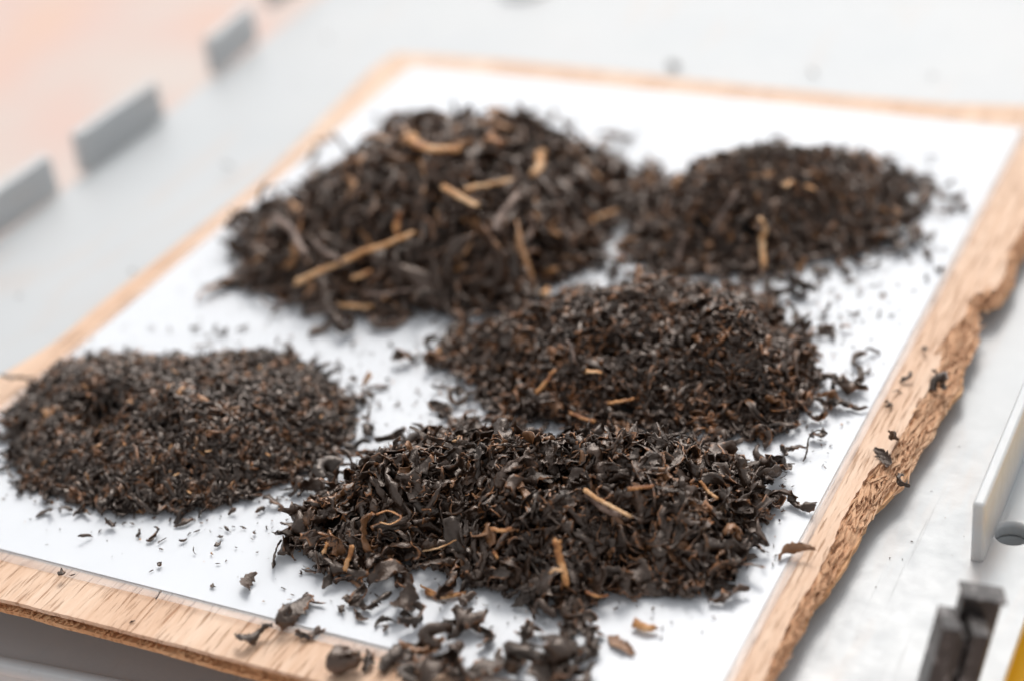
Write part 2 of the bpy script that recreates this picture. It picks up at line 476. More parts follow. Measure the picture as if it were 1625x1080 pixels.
def outline(rr, dn, jr, jn, z, jl=0.0002):
    pts, jg = [], []
    for p in left: pts.append(P(*p, ZT)[:2]); jg.append(jl)
    for p in far: pts.append(P(*p, ZT)[:2]); jg.append(jl)
    for p in rr: pts.append(P(*p, ZT)[:2]); jg.append(jr)
    for p in near:
        q = P(*p, ZT)[:2]; pts.append(q + np.array([0.0, dn])); jg.append(jn)
    return densify(pts, 0.0011, jg, rb)


for nm, rr, dn, jr, jn, z1, z0, m in (('top_veneer', r_in, 0.0, 0.0008, 0.0003, ZT, ZT - 0.0011, M_WOOD),
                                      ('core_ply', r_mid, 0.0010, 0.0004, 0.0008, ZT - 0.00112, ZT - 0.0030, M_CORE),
                                      ('bottom_veneer', r_out, -0.0002, 0.0009, 0.0004, ZT - 0.00302, ZT - 0.0042, M_CORE2)):
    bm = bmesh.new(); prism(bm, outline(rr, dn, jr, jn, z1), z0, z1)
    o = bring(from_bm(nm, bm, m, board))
# battens under the board carry it on the deck
for px, py in ((760, 160), (700, 700)):
    q = P(px, py, ZT)
    bm = bmesh.new(); prism(bm, [(-0.29, q[1] - 0.012), (-0.17, q[1] - 0.012), (-0.17, q[1] + 0.012), (-0.29, q[1] + 0.012)], ZS + 0.002, ZT - 0.00425)
    bring(from_bm('batten', bm, M_CORE2, board))


def sliver_block(name, chain_in, chain_out, cnt, zt, m, r, lmin=0.003, lmax=0.009, parent=None, drop=0.0026):
    V, Fq = [], []
    ci = np.array([P(*p, ZT)[:2] for p in chain_in]); co = np.array([P(*p, ZT)[:2] for p in chain_out])
    for _ in range(cnt):
        t = r.uniform(0.5, len(ci) - 1.6); i = int(t); f = t - i
        a = ci[i] + (ci[i + 1] - ci[i]) * f; b = co[i] + (co[i + 1] - co[i]) * f
        q = a + (b - a) * r.uniform(0.0, 1.02)
        L = r.uniform(lmin, lmax); ww = r.uniform(0.0003, 0.0008); hh = r.uniform(0.00012, 0.00028)
        yaw = r.normal(0, 0.16) + 0.03; tilt = r.normal(0, 0.05)
        dx = np.array([math.sin(yaw), math.cos(yaw)]); dn_ = np.array([dx[1], -dx[0]])
        z = zt - drop * ((q - a) @ (b - a)) / max((b - a) @ (b - a), 1e-12) + r.uniform(-0.0004, 0.0004); base = len(V); S = 5
        for s in range(S):
            u = s / (S - 1); w_ = ww * (0.25 + math.sin(math.pi * min(max(u, .08), .92))) * r.uniform(.7, 1.2)
            c_ = q + dx * (u - 0.5) * L + dn_ * r.normal(0, 0.0002)
            zc = z + (u - 0.5) * L * tilt
            for (sx, szz) in ((-1, 0), (0, 1), (1, 0), (0, -1)):
                V.append((c_[0] + dn_[0] * sx * w_ / 2, c_[1] + dn_[1] * sx * w_ / 2, zc + szz * hh))
        for s in range(S - 1):
            for j in range(4):
                j2 = (j + 1) % 4
                Fq.append((base + s * 4 + j, base + s * 4 + j2, base + s * 4 + 4 + j2, base + s * 4 + 4 + j))
        Fq.append((base, base + 1, base + 2, base + 3)); Fq.append((base + 4 * S - 4, base + 4 * S - 3, base + 4 * S - 2, base + 4 * S - 1))
    me = mesh_np(name, np.array(V), np.array(Fq), smooth=False)
    o = bring(link_mesh(name, me, m, parent)); o['kind'] = 'stuff'
    return o


# torn chamfer between the veneer and the lowest ply
def torn(r):
    ci = np.array([P(*p, ZT)[:2] for p in r_in]); co = np.array([P(*p, ZT)[:2] for p in r_out]); k = len(ci)
    NS, NT = 900, 14; V = np.zeros((NS, NT, 3))
    kk = r.normal(0, 1, (14, 2)) * np.array([900, 420]); ph = r.uniform(0, 6.3, 14)
    kf = r.normal(0, 1, (10, 2)) * np.array([3200, 900]); pf = r.uniform(0, 6.3, 10)
    for i in range(NS):
        t = i / (NS - 1) * (k - 1.001); a = int(t); f = t - a
        A = ci[a] + (ci[a + 1] - ci[a]) * f - (0.0012, 0); B = co[a] + (co[a + 1] - co[a]) * f
        B = B + (0.0007 * math.sin(i * 0.11) * math.sin(i * 0.031) + r.normal(0, 0.00005), 0)
        for j in range(NT):
            u = j / (NT - 1); q = A + (B - A) * u
            n_ = np.sin(kk @ q + ph).sum() / 4; m_ = np.sin(kf @ q + pf).sum() / 3
            z = ZT - 0.0009 - 0.0024 * u ** 1.4 + (0.00046 * n_ + 0.00020 * m_) * math.sin(math.pi * min(u + .05, 1)) ** 0.5
            if j == 0: z = ZT - 0.0014
            V[i, j] = (*q, z)
    T = V.reshape(-1, 3); Bm = T.copy(); Bm[:, 2] = ZT - 0.0038
    idx = np.arange(NS * NT).reshape(NS, NT); N = NS * NT
    q = np.stack([idx[:-1, :-1], idx[1:, :-1], idx[1:, 1:], idx[:-1, 1:]], -1).reshape(-1, 4)
    lp = np.concatenate([idx[:, 0], idx[-1, 1:], idx[-2::-1, -1], idx[0, -2:0:-1]])
    side = np.stack([lp, np.roll(lp, -1), np.roll(lp, -1) + N, lp + N], -1)
    bring(link_mesh('torn_edge', mesh_np('torn_edge', np.concatenate([T, Bm]), np.concatenate([q[:, ::-1], q + N, side]), smooth=False), M_TORN, board))


assert len(r_in) == len(r_out)
torn(rb)
sliver_block('splinters', r_in, r_out, 700, ZT - 0.0002, M_TORN, rb, parent=board)
nr = [p for p in near if p[0] <= 800]
sliver_block('edge_fibres', [(p[0], p[1] - 3) for p in nr], [(p[0], p[1] + 2) for p in nr], 160, ZT - 0.0022, M_CORE2, rb, 0.001, 0.0022, parent=board, drop=0)

# ------------------------------------------------------------------ paper in its clear sleeve
FL, FR, NR, NL = P(655, 106), P(1620, 204), P(1108, 1150), P(-193, 819)


def grid_sheet(name, c, nx, ny, z, th, m, wav, r):
    """slightly wavy sheet, c = FL FR NR NL corners"""
    c = [np.array(q[:2]) for q in c]
    uu, vv = np.meshgrid(np.linspace(0, 1, nx), np.linspace(0, 1, ny), indexing='ij')
    X = ((1 - uu) * (1 - vv))[..., None] * c[3] + (uu * (1 - vv))[..., None] * c[2] + (uu * vv)[..., None] * c[1] + ((1 - uu) * vv)[..., None] * c[0]
    edge = np.minimum(np.minimum(uu, 1 - uu) * 20, np.minimum(vv, 1 - vv) * 25).clip(0, 1)
    zz = z + wav * (1 - edge) * (0.5 + 0.5 * np.sin(X[..., 0] * 90 + 1) * np.sin(X[..., 1] * 75 + X[..., 0] * 40))
    top = np.dstack([X, zz]); bot = np.dstack([X, zz - th])
    V = np.concatenate([top.reshape(-1, 3), bot.reshape(-1, 3)])
    idx = np.arange(nx * ny).reshape(nx, ny); N = nx * ny
    q = np.stack([idx[:-1, :-1], idx[1:, :-1], idx[1:, 1:], idx[:-1, 1:]], -1).reshape(-1, 4)
    lp = np.concatenate([idx[:, 0], idx[-1, 1:], idx[-2::-1, -1], idx[0, -2:0:-1]])
    side = np.stack([lp, np.roll(lp, -1), np.roll(lp, -1) + N, lp + N], -1)
    return mesh_np(name, V, np.concatenate([q, (q + N)[:, ::-1], side[:, ::-1]]), smooth=False)


pap = link_mesh('paper_sheet', grid_sheet('paper_sheet', (FL, FR, NR, NL), 60, 70, -0.00025, 0.00015, M_PAPER, 0.0, rb), M_PAPER)
tag(pap, 'plain white paper sheet inside the clear sleeve under all the tea', 'paper')


def off(c, dx, dy):
    c = [np.array(q[:2]) for q in c]
    return [c[0] + (-dx, dy), c[1] + (dx, dy), c[2] + (dx, -dy), c[3] + (-dx, -dy)]


slv = empty('plastic_sleeve', (-0.22, 0.38, -0.0006)); tag(slv, 'clear glossy plastic sleeve with a milky border around the white paper', 'sleeve')
so = off((FL, FR, NR, NL), 0.0006, 0.0006)
o = bring(link_mesh('film', grid_sheet('film', so, 50, 50, -0.00008, 0.00004, M_FILM, 0.0, rb), M_FILM, slv))
o = bring(link_mesh('backing_film', grid_sheet('backing_film', so, 20, 20, -0.00055, 0.00004, M_FILM, 0.0, rb), M_FILM, slv))


def strip(p0, p1, p1o, p0o, nx=90, ny=6, seed=0):
    """welded margin strip, inner edge p0-p1, outer edge p0o-p1o, gently buckled"""
    r = np.random.default_rng(seed); ph = r.uniform(0, 6, 6)
    V = []
    for i in range(nx):
        u = i / (nx - 1)
        a = p0 + (p1 - p0) * u; b = p0o + (p1o - p0o) * u; L = np.linalg.norm(p1 - p0)
        for j in range(ny):
            v_ = j / (ny - 1); q = a + (b - a) * v_; s = u * L
            bk_ = 0.2 * 0.5 + 0.1 * math.sin(s * 95 + ph[0]) + 0.25 * math.sin(s * 210 + ph[1])
            z = 0.00002 + math.sin(v_ * math.pi) * 0.0006 * bk_ + v_ ** 2 * 0.0004 * (math.sin(s * 60 + ph[2]) - 0.6)
            z = max(z, ZT + 0.00012)
            V.append((q[0], q[1], z))
    V = np.array(V); N = len(V); V = np.concatenate([V, V - (0, 0, 0.0001)])
    idx = np.arange(N).reshape(nx, ny)
    q = np.stack([idx[:-1, :-1], idx[1:, :-1], idx[1:, 1:], idx[:-1, 1:]], -1).reshape(-1, 4)
    lp = np.concatenate([idx[:, 0], idx[-1, 1:], idx[-2::-1, -1], idx[0, -2:0:-1]])
    side = np.stack([lp, np.roll(lp, -1), np.roll(lp, -1) + N, lp + N], -1)
    o = bring(link_mesh('welded_border', mesh_np('welded_border', V, np.concatenate([q, (q + N)[:, ::-1], side[:, ::-1]]), smooth=False), M_WELD, slv))


sO = off((FL, FR, NR, NL), 0.0022, 0.0032)
sF, sR, sN, sL = [so[i] for i in (0, 1, 2, 3)]
strip(sN, sL, sO[3], sO[2], 160, 6, 1)
strip(sR, sN, sO[2], sO[1], 120, 6, 2)
strip(sL, sF, sO[0], sO[3], 100, 6, 3)
strip(sF, sR, sO[1], sO[0], 90, 6, 4)


# ------------------------------------------------------------------ tea leaf shapes
def leaf_shape(r, L, W, nu, nv, roll=3.0, bend=1.5, twist=1.5, crump=0.0005, th=0.00028, torn=0.35, spindle=1.0):
    """one dried leaf: a torn blade rolled across its width, bent and twisted along its length; closed, with thickness"""
    ds = L / (nu - 1)
    Fm = np.eye(3); p = np.zeros(3); cen, frm = [], []
    k1, k2 = r.normal(0, bend / L, 2); tw = r.normal(0, twist / L); ph = r.uniform(0, 6.28, 4)
    for i in range(nu):
        cen.append(p.copy()); frm.append(Fm.copy()); u = i / (nu - 1)
        a = (k1 * (1 + 0.9 * math.sin(5 * u + ph[0])) + r.normal(0, 0.25) / L) * ds
        b = (k2 * (1 + 0.9 * math.sin(6 * u + ph[1])) + r.normal(0, 0.25) / L) * ds * 0.7
        c = (tw * (1 + 0.7 * math.sin(4 * u + ph[2]))) * ds
        ca, sa, cb, sb, cc_, sc_ = math.cos(a), math.sin(a), math.cos(b), math.sin(b), math.cos(c), math.sin(c)
        Ry = np.array([[ca, 0, sa], [0, 1, 0], [-sa, 0, ca]]); Rz = np.array([[cb, -sb, 0], [sb, cb, 0], [0, 0, 1]]); Rx = np.array([[1, 0, 0], [0, cc_, -sc_], [0, sc_, cc_]])
        Fm = Fm @ Ry @ Rz @ Rx
        p = p + Fm[:, 0] * ds
    V = np.zeros((nu, nv, 3))
    s0_ = r.choice([-1, 1]); rl = roll * r.uniform(0.55, 1.25) * s0_
    asym = r.uniform(-0.5, 0.5); end0, end1 = r.uniform(0.12, 0.6, 2)
    wl_, wr_ = 1 + r.normal(0, torn, nu) * 0.5, 1 + r.normal(0, torn, nu) * 0.5
    f1, f2 = r.uniform(4, 13, 2)
    for i in range(nu):
        u = i / (nu - 1)
        prof = max(math.sin(math.pi * (0.03 + 0.94 * u)) ** (0.65 * spindle), end0 * (1 - u) ** 3 + end1 * u ** 3)
        wL = W / 2 * prof * max(wl_[i], .25); wR = W / 2 * prof * max(wr_[i], .25)
        s = np.concatenate([np.linspace(-wL, 0, nv // 2 + 1)[:-1], np.linspace(0, wR, nv - nv // 2)])
        k = rl / W * (1 + 0.6 * math.sin(f1 * u + ph[3])) * (1 + asym * np.sign(s))
        kk = k + (3.0 / W) * np.sin(s / W * 12 + ph[0] + 3 * u)
        thq = np.cumsum(kk * np.gradient(s)); thq -= thq[nv // 2]
        yq = np.cumsum(np.cos(thq) * np.gradient(s)); yq -= yq[nv // 2]
        zq = np.cumsum(np.sin(thq) * np.gradient(s)); zq -= zq[nv // 2]
        zq = zq + crump * (np.abs(np.sin(u * f2 * 2 + s / W * 9 + ph[1])) - 0.5) + r.normal(0, crump * 0.28, nv)
        xq = r.normal(0, ds * 0.14, nv) + (ds * 0.5 * np.sin(s / W * 6 + ph[2]) if i in (0, nu - 1) else 0)
        V[i] = cen[i] + np.outer(xq, frm[i][:, 0]) + np.outer(yq, frm[i][:, 1]) + np.outer(zq, frm[i][:, 2])
    du = np.gradient(V, axis=0); dv = np.gradient(V, axis=1); nn = np.cross(du, dv); nn /= np.linalg.norm(nn, axis=2, keepdims=True) + 1e-12
    T = (V + nn * th / 2).reshape(-1, 3); B = (V - nn * th / 2).reshape(-1, 3)
    VV = np.concatenate([T, B]); N = nu * nv
    idx = np.arange(N).reshape(nu, nv)
    q = np.stack([idx[:-1, :-1], idx[1:, :-1], idx[1:, 1:], idx[:-1, 1:]], -1).reshape(-1, 4)
    lp = np.concatenate([idx[:, 0], idx[-1, 1:], idx[-2::-1, -1], idx[0, -2:0:-1]])
    side = np.stack([lp, np.roll(lp, -1), np.roll(lp, -1) + N, lp + N], -1)
    Fq = np.concatenate([q, (q + N)[:, ::-1], side[:, ::-1]])
    rim = np.zeros((nu, nv)); rim[0] = rim[-1] = 1; rim[:, 0] = rim[:, -1] = 1
    rim = np.concatenate([rim.ravel()] * 2) * r.choice([0, 0.4, 1.0, 1.0])
    VV = VV - VV.mean(0)
    if spindle is not None:
        pc = np.linalg.svd(VV, full_matrices=False)[2]
        if np.linalg.det(pc) < 0: pc[2] *= -1
        VV = VV @ pc.T
    return VV, Fq, rim


def tone_of(r, light=0.04):
    return float(np.clip(r.beta(2, 2.6) * 0.75, 0, 1)) if r.random() > light else r.uniform(0.85, 1.15)


def variants(seed, cnt, prefix, m, light, Lr, Wr, nu, nv, **kw):
    r = np.random.default_rng(seed); out = []
    for k in range(cnt):
        L = r.uniform(*Lr); W = r.uniform(*Wr)
        k2 = dict(kw); k2['roll'] = kw.get('roll', 3) * r.uniform(0.3, 1.5)
        V, Fq, rim = leaf_shape(r, L, W, nu, nv, **k2)
        me = mesh_np(prefix, V, Fq, {'tone': np.full(len(V), tone_of(r, light)), 'rim': rim}); me.materials.append(m)
        out.append(dict(V=V, F=Fq, rim=rim, me=me, L=L))
    return out


V_BIG = (variants(1, 76, 'tea_leaf', M_LEAF, 0.05, (0.009, 0.019), (0.0028, 0.0078), 17, 8, roll=3.8, bend=2.4, twist=2.3, crump=0.0006, torn=0.45, th=0.0002)
         + variants(9, 26, 'tea_leaf', M_LEAF, 0.05, (0.010, 0.021), (0.0016, 0.0036), 18, 6, roll=5.5, bend=3.4, twist=4.0, crump=0.0004, torn=0.35, th=0.00022))
V_SPILL = variants(8, 40, 'tea_leaf', M_LEAF, 0.06, (0.009, 0.017), (0.0035, 0.0080), 19, 9, roll=2.6, bend=1.9, twist=1.3, crump=0.0004, torn=0.45, th=0.0002)
V_MED = variants(2, 60, 'twisted_tea_leaf', M_LEAF, 0.04, (0.0055, 0.0112), (0.0015, 0.0035), 11, 4, roll=4.2, bend=3.2, twist=3.0, crump=0.0003, th=0.0003, torn=0.25)
V_COA = variants(3, 50, 'coarse_tea_leaf', M_COARSE, 0.06, (0.013, 0.029), (0.0024, 0.0058), 11, 5, roll=5.8, bend=1.9, twist=1.8, crump=0.0006, th=0.0004, torn=0.3)
V_BRK = variants(4, 50, 'broken_tea_leaf', M_COARSE, 0.04, (0.0045, 0.010), (0.0016, 0.0035), 7, 4, roll=4.0, bend=1.5, twist=1.5, crump=0.0003, th=0.0003, torn=0.3)
V_FIN = variants(5, 60, 'fine_tea_flake', M_FINE, 0.06, (0.0018, 0.0056), (0.0008, 0.0021), 5, 3, roll=2.5, bend=1.2, twist=1.0, crump=0.00018, th=0.0003, torn=0.4)


# ------------------------------------------------------------------ heaps
def seg_dist(Q, poly):
    poly = np.asarray(poly); d = np.full(len(Q), 1e9); inside = np.zeros(len(Q), bool)
    for i in range(len(poly)):
        a, b = poly[i], poly[(i + 1) % len(poly)]
        ab = b - a; t = np.clip(((Q - a) @ ab) / (ab @ ab), 0, 1)
        d = np.minimum(d, np.linalg.norm(Q - (a + t[:, None] * ab), axis=1))
        c = ((a[1] > Q[:, 1]) != (b[1] > Q[:, 1]))
        xi = (b[0] - a[0]) * (Q[:, 1] - a[1]) / (b[1] - a[1] + 1e-15) + a[0]
        inside ^= c & (Q[:, 0] < xi)
    return np.where(inside, d, -d)


class Heap:
    def __init__(s, pts, H, R, seed, bumps=0.002, hollows=(), expo=1.0, freq=90):
        s.poly = np.array([P(*p)[:2] for p in pts]); s.H, s.R = H, R; s.e = expo
        r = np.random.default_rng(seed); s.k = r.normal(0, freq, (10, 2)); s.ph = r.uniform(0, 6.28, 10); s.b = bumps
        s.hol = [(P(px, py, z)[:2], rad, dep) for px, py, z, rad, dep in hollows]

    def h(s, Q):
        Q = np.atleast_2d(Q)[:, :2]; d = seg_dist(Q, s.poly)
        t = np.clip(d / s.R, 0, 1); h = s.H * (1 - (1 - t) ** 2) ** s.e
        nz = np.sin(Q @ s.k.T + s.ph).sum(1) / 4
        h = h + nz * s.b * np.clip(t * 3, 0, 1)
        for c, rad, dep in s.hol:
            h = h - dep * np.exp(-((Q - c) ** 2).sum(1) / rad ** 2)
        return np.where(d > 0, np.maximum(h, 0), 0)

    def hit(s, px, py):
        z = 0.0
        lo, hi = 0.0, 0.05
        for zz in np.linspace(0.045, 0, 91):          # from the camera side down: first surface met
            if s.h(P(px, py, zz))[0] >= zz: return P(px, py, zz)
        return P(px, py, 0.0)


HF = Heap([(468, 850, 0), (485, 880, 0), (525, 900, 0), (560, 908, 0), (640, 888, 0), (700, 895, 0), (735, 925, 0), (800, 942, 0), (870, 955, 0), (930, 955, 0), (1000, 930, 0), (1090, 940, 0),
           (1150, 920, 0), (1185, 885, 0), (1190, 840, 0), (1205, 800, 0), (1195, 755, 0.002), (1150, 715, 0.004), (1100, 690, .006), (1010, 672, 0.008), (900, 662, 0.010), (800, 664, 0.008), (720, 680, 0.003), (660, 705, 0.003),
           (590, 742, 0.002), (520, 790, 0.002), (475, 830, 0)], 0.0172, 0.030, 21, 0.0026, ((885, 778, 0.010, 0.0060, 0.0100), (700, 850, .004, .004, .003)), 1.0)
HB_ = Heap([(800, 640, 0), (830, 660, 0), (1000, 675, 0), (1120, 678, 0), (1190, 682, 0), (1240, 662, 0), (1278, 638, 0), (1288, 600, 0), (1266, 565, 0.002), (1250, 525, 0.003), (1215, 472, .005), (1140, 450, .008),
            (1050, 438, 0.009), (950, 446, 0.009), (870, 462, .006), (815, 508, .003), (770, 535, .002), (722, 552, 0.001), (712, 580, 0), (765, 603, 0), (795, 622, 0)], 0.0190, 0.032, 22, 0.0024,
           ((955, 527, .017, .0035, .004), (1190, 610, .012, .003, .003)), 1.0, 130)
HC = Heap([(375, 405, 0), (405, 458, 0), (470, 482, 0), (550, 500, 0), (620, 495, 0), (720, 500, 0), (825, 490, 0), (870, 445, 0), (940, 420, 0), (945, 385, 0), (958, 355, 0), (985, 318, 0), (1005, 275, .006),
           (980, 232, .010), (945, 208, .012), (890, 188, .013), (820, 184, .014), (740, 186, .014), (660, 190, .014), (595, 205, .012), (540, 245, .010), (475, 290, .008), (430, 325, .006), (390, 360, .003)],
          0.0305, 0.050, 23, 0.0032, (), 1.0, 70)
HD = Heap([(1015, 300, 0), (1022, 350, 0), (1030, 400, 0), (1055, 428, 0), (1130, 430, 0), (1210, 430, 0), (1300, 405, 0), (1395, 382, 0), (1405, 345, 0), (1425, 318, .0), (1428, 292, .002), (1390, 266, .004), (1330, 240, .008),
           (1260, 224, .013), (1195, 226, .013), (1120, 254, .010), (1050, 284, .006)], 0.029, 0.046, 24, 0.0018, (), 1.0, 90)
HE = Heap([(20, 725, 0), (48, 765, 0), (105, 790, 0), (200, 812, 0), (300, 810, 0), (370, 795, 0), (440, 765, 0), (500, 735, 0), (548, 690, 0), (562, 660, 0), (540, 622, .002), (500, 588, .003), (450, 553, .004),
           (400, 550, .004), (330, 556, .005), (270, 560, .005), (200, 550, .005), (150, 554, .004), (105, 574, .003), (55, 616, .001), (26, 665, 0)], 0.0135, 0.034, 25, 0.0021,
          ((150, 650, .010, .0080, .0080), (275, 690, .009, .0050, .002)), 0.9, 150)


def rot_many(r, n, tilt, nrm=None):
    yaw = r.uniform(0, 2 * math.pi, n); tx = r.normal(0, tilt, n); ty = r.normal(0, tilt, n)
    c, s = np.cos, np.sin
    Z = np.zeros((n, 3, 3)); Z[:, 0, 0] = c(yaw); Z[:, 0, 1] = -s(yaw); Z[:, 1, 0] = s(yaw); Z[:, 1, 1] = c(yaw); Z[:, 2, 2] = 1
    X = np.zeros((n, 3, 3)); X[:, 0, 0] = 1; X[:, 1, 1] = c(tx); X[:, 1, 2] = -s(tx); X[:, 2, 1] = s(tx); X[:, 2, 2] = c(tx)
    Y = np.zeros((n, 3, 3)); Y[:, 1, 1] = 1; Y[:, 0, 0] = c(ty); Y[:, 0, 2] = s(ty); Y[:, 2, 0] = -s(ty); Y[:, 2, 2] = c(ty)
    roll = r.uniform(0, 2 * math.pi, n); G = np.zeros((n, 3, 3)); G[:, 0, 0] = 1; G[:, 1, 1] = c(roll); G[:, 1, 2] = -s(roll); G[:, 2, 1] = s(roll); G[:, 2, 2] = c(roll)
    half = r.random(n) < 0.7
    G[half] = np.eye(3)
    Rm = Z @ Y @ X @ G
    if nrm is not None:
        for i in range(n):
            a = Vector((0, 0, 1)).rotation_difference(Vector(nrm[i])).to_matrix(); Rm[i] = np.array(a) @ Rm[i]
    return Rm


CAMPIX = lambda q: None


def project(Q):
    d = (Q - CAM) @ RM          # to camera coords
    return CX - F_PX * d[:, 0] / d[:, 2] * -1 * -1 if False else np.stack([CX + F_PX * d[:, 0] / -d[:, 2], CY - F_PX * d[:, 1] / -d[:, 2]], 1)


def fill(heap, var, count, layer, tilt, seed, name, stuff_name, stuff_label, area_labels, cat, group, mpack, mstuff, light, scatter=0.0, sc_w=0.006, szr=(0.8, 1.15), base_drop=0.003, n_obj=300, voidf=380, outl=1.3):
    r = np.random.default_rng(seed)
    lo, hi = heap.poly.min(0) - 0.02, heap.poly.max(0) + 0.02
    # footprint samples, plus a loose fringe outside the outline
    Q = r.uniform(lo, hi, (count * 4, 2)); d = seg_dist(Q, heap.poly)
    keep = (d > 0) | (r.random(len(Q)) < scatter * np.exp(d / sc_w))
    kv = r.normal(0, voidf, (8, 2)); pv = r.uniform(0, 6.28, 8)
    vn = np.sin(Q @ kv.T + pv).sum(1) / 2
    keep &= (vn > -1.25) | (r.random(len(Q)) < 0.25)
    for c, rad, dep in heap.hol:
        keep &= (((Q - c) ** 2).sum(1) > (0.9 * rad) ** 2) | (r.random(len(Q)) < 0.3)
    Q = Q[keep][:count]; d = d[keep][:count]; n = len(Q)
    h = heap.h(Q); e = 0.0015
    gx = (heap.h(Q + (e, 0)) - heap.h(Q - (e, 0))) / (2 * e); gy = (heap.h(Q + (0, e)) - heap.h(Q - (0, e))) / (2 * e)
    nr_ = np.stack([-gx, -gy, np.ones(n)], 1); nr_ /= np.linalg.norm(nr_, axis=1, keepdims=True); nr_[d < 0.002] = (0, 0, 1)
    Rm = rot_many(r, n, tilt, nr_); vi = r.integers(0, len(var), n); sc = r.uniform(*szr, n) * np.where(r.random(n) < 0.06, outl, 1.0)
    depth = r.uniform(0, 1, n) ** 1.1 * layer
    Z = h - depth * np.clip(h / 0.004, 0.15, 1) + 0.0006
    placed = [None] * n
    for k, vv in enumerate(var):
        ii = np.where(vi == k)[0]
        if not len(ii): continue
        W = np.einsum('nij,vj->nvi', Rm[ii] * sc[ii, None, None], vv['V'])
        zmin = W[:, :, 2].min(1)
        Z[ii] = np.maximum(Z[ii], 0.0001 - zmin)
        low = (h[ii] < 0.0012)
        Z[ii] = np.where(low, 0.0001 - zmin, Z[ii])
        W[:, :, :2] += Q[ii][:, None, :]; W[:, :, 2] += Z[ii][:, None]
        for a, b in zip(ii, W): placed[a] = b
    top = Z - h
    pix = project(np.column_stack([Q, Z]))
    vis = (pix[:, 0] > -10) & (pix[:, 0] < 1635) & (pix[:, 1] > -10) & (pix[:, 1] < 1090)
    # back slopes hidden behind the crest are not preferred
    toc = (CAM - np.column_stack([Q, Z])); toc /= np.linalg.norm(toc, axis=1, keepdims=True)
    facing = (toc * nr_).sum(1)
    dist = np.linalg.norm(CAM - np.column_stack([Q, Z]), axis=1)
    size = np.array([var[k]['L'] for k in vi]) * sc / dist
    score = size * (0.4 + facing.clip(0, 1)) * np.exp(-(depth / layer) * 2.0) * vis
    order = np.argsort(-score); ind = order[:n_obj]; rest = order[n_obj:]
    tx3 = np.quantile(pix[ind, 0], (1 / 3, 2 / 3)); ty3 = np.quantile(pix[ind, 1], (1 / 3, 2 / 3)); smed = np.median(size[ind])
    for i in ind:
        o = bpy.data.objects.new(name, var[vi[i]]['me']); C.objects.link(o)
        M = np.eye(4); M[:3, :3] = Rm[i] * sc[i]; M[:3, 3] = (Q[i][0], Q[i][1], Z[i])
        o.matrix_world = Matrix(M.tolist())
        gx3, gy3 = np.searchsorted(tx3, pix[i][0]), np.searchsorted(ty3, pix[i][1])
        a = f"{('small', 'large')[int(size[i] > smed)]} {area_labels[0]} " + ('lying loose at the foot of ' if d[i] < 0.0025 else 'in ') + area_labels[1] + ', ' + (('back', 'middle', 'front')[gy3] + ' ' + ('left', 'centre', 'right')[gx3])
        tag(o, a, cat, group)
    VV, FF, TT, RR = [], [], [], []; base = 0
    for i in rest:
        vv = var[vi[i]]; VV.append(placed[i]); FF.append(vv['F'] + base); base += len(placed[i])
        TT.append(np.full(len(placed[i]), tone_of(r, light))); RR.append(vv['rim'])
    me = mesh_np(stuff_name, np.concatenate(VV), np.concatenate(FF), {'tone': np.concatenate(TT), 'rim': np.concatenate(RR)})
    so_ = link_mesh(stuff_name, me, mstuff); tag(so_, stuff_label, 'tea', kind='stuff')
    # packed inside of the heap
    nx = 90
    gx_, gy_ = np.meshgrid(np.linspace(lo[0], hi[0], nx), np.linspace(lo[1], hi[1], nx), indexing='ij')
    G = np.column_stack([gx_.ravel(), gy_.ravel()]); hh = heap.h(G) - base_drop + r.normal(0, 0.0003, nx * nx)
    zt = np.maximum(hh, -0.00002); idx = np.arange(nx * nx).reshape(nx, nx)
    q = np.stack([idx[:-1, :-1], idx[1:, :-1], idx[1:, 1:], idx[:-1, 1:]], -1).reshape(-1, 4)
    q = q[(hh[q] > 0.0).any(1)]
    if len(q):
        used, inv = np.unique(q.ravel(), return_inverse=True)
        me = mesh_np('packed_core', np.column_stack([G[used], zt[used]]), inv.reshape(-1, 4))
        o = link_mesh('packed_core', me, M_PACK, so_); o['kind'] = 'stuff'
    return so_


def areas(what, pile):
    return (what, pile)


fill(HF, V_BIG, 2100, 0.0065, 0.40, 101, 'tea_leaf', 'large_leaf_tea', 'mass of large curled black tea leaves filling the nearest sharp pile',
     areas('curled whole tea leaf', 'the nearest pile'), 'tea leaf', 'whole leaves of the nearest pile', M_PACK, M_LEAF, 0.04, 0.25, 0.002, (0.55, 0.95), 0.0055, outl=1.0)
fill(HB_, V_MED, 4800, 0.0046, 0.36, 102, 'twisted_tea_leaf', 'twisted_leaf_tea', 'mass of short twisted black tea filling the middle right pile',
     areas('twisted tea leaf', 'the middle right pile'), 'tea leaf', 'twisted leaves of the middle right pile', M_PACK, M_LEAF, 0.05, 0.3, 0.003, (0.7, 1.15))
fill(HC, V_COA, 2000, 0.0085, 0.30, 103, 'coarse_tea_leaf', 'coarse_leaf_tea', 'mass of long coarse brown tea filling the large pile at the back left',
     areas('coarse tea leaf', 'the back left pile'), 'tea leaf', 'coarse leaves of the back left pile', M_PACK, M_COARSE, 0.09, 0.25, 0.003, (0.5, 1.02), 0.006, outl=1.0)
fill(HD, V_BRK, 4200, 0.0050, 0.34, 104, 'broken_tea_leaf', 'broken_leaf_tea', 'mass of broken brown tea filling the blurred pile at the back right',
     areas('broken tea leaf', 'the back right pile'), 'tea leaf', 'broken leaves of the back right pile', M_PACK, M_COARSE, 0.06, 0.3, 0.004, (0.7, 1.2))
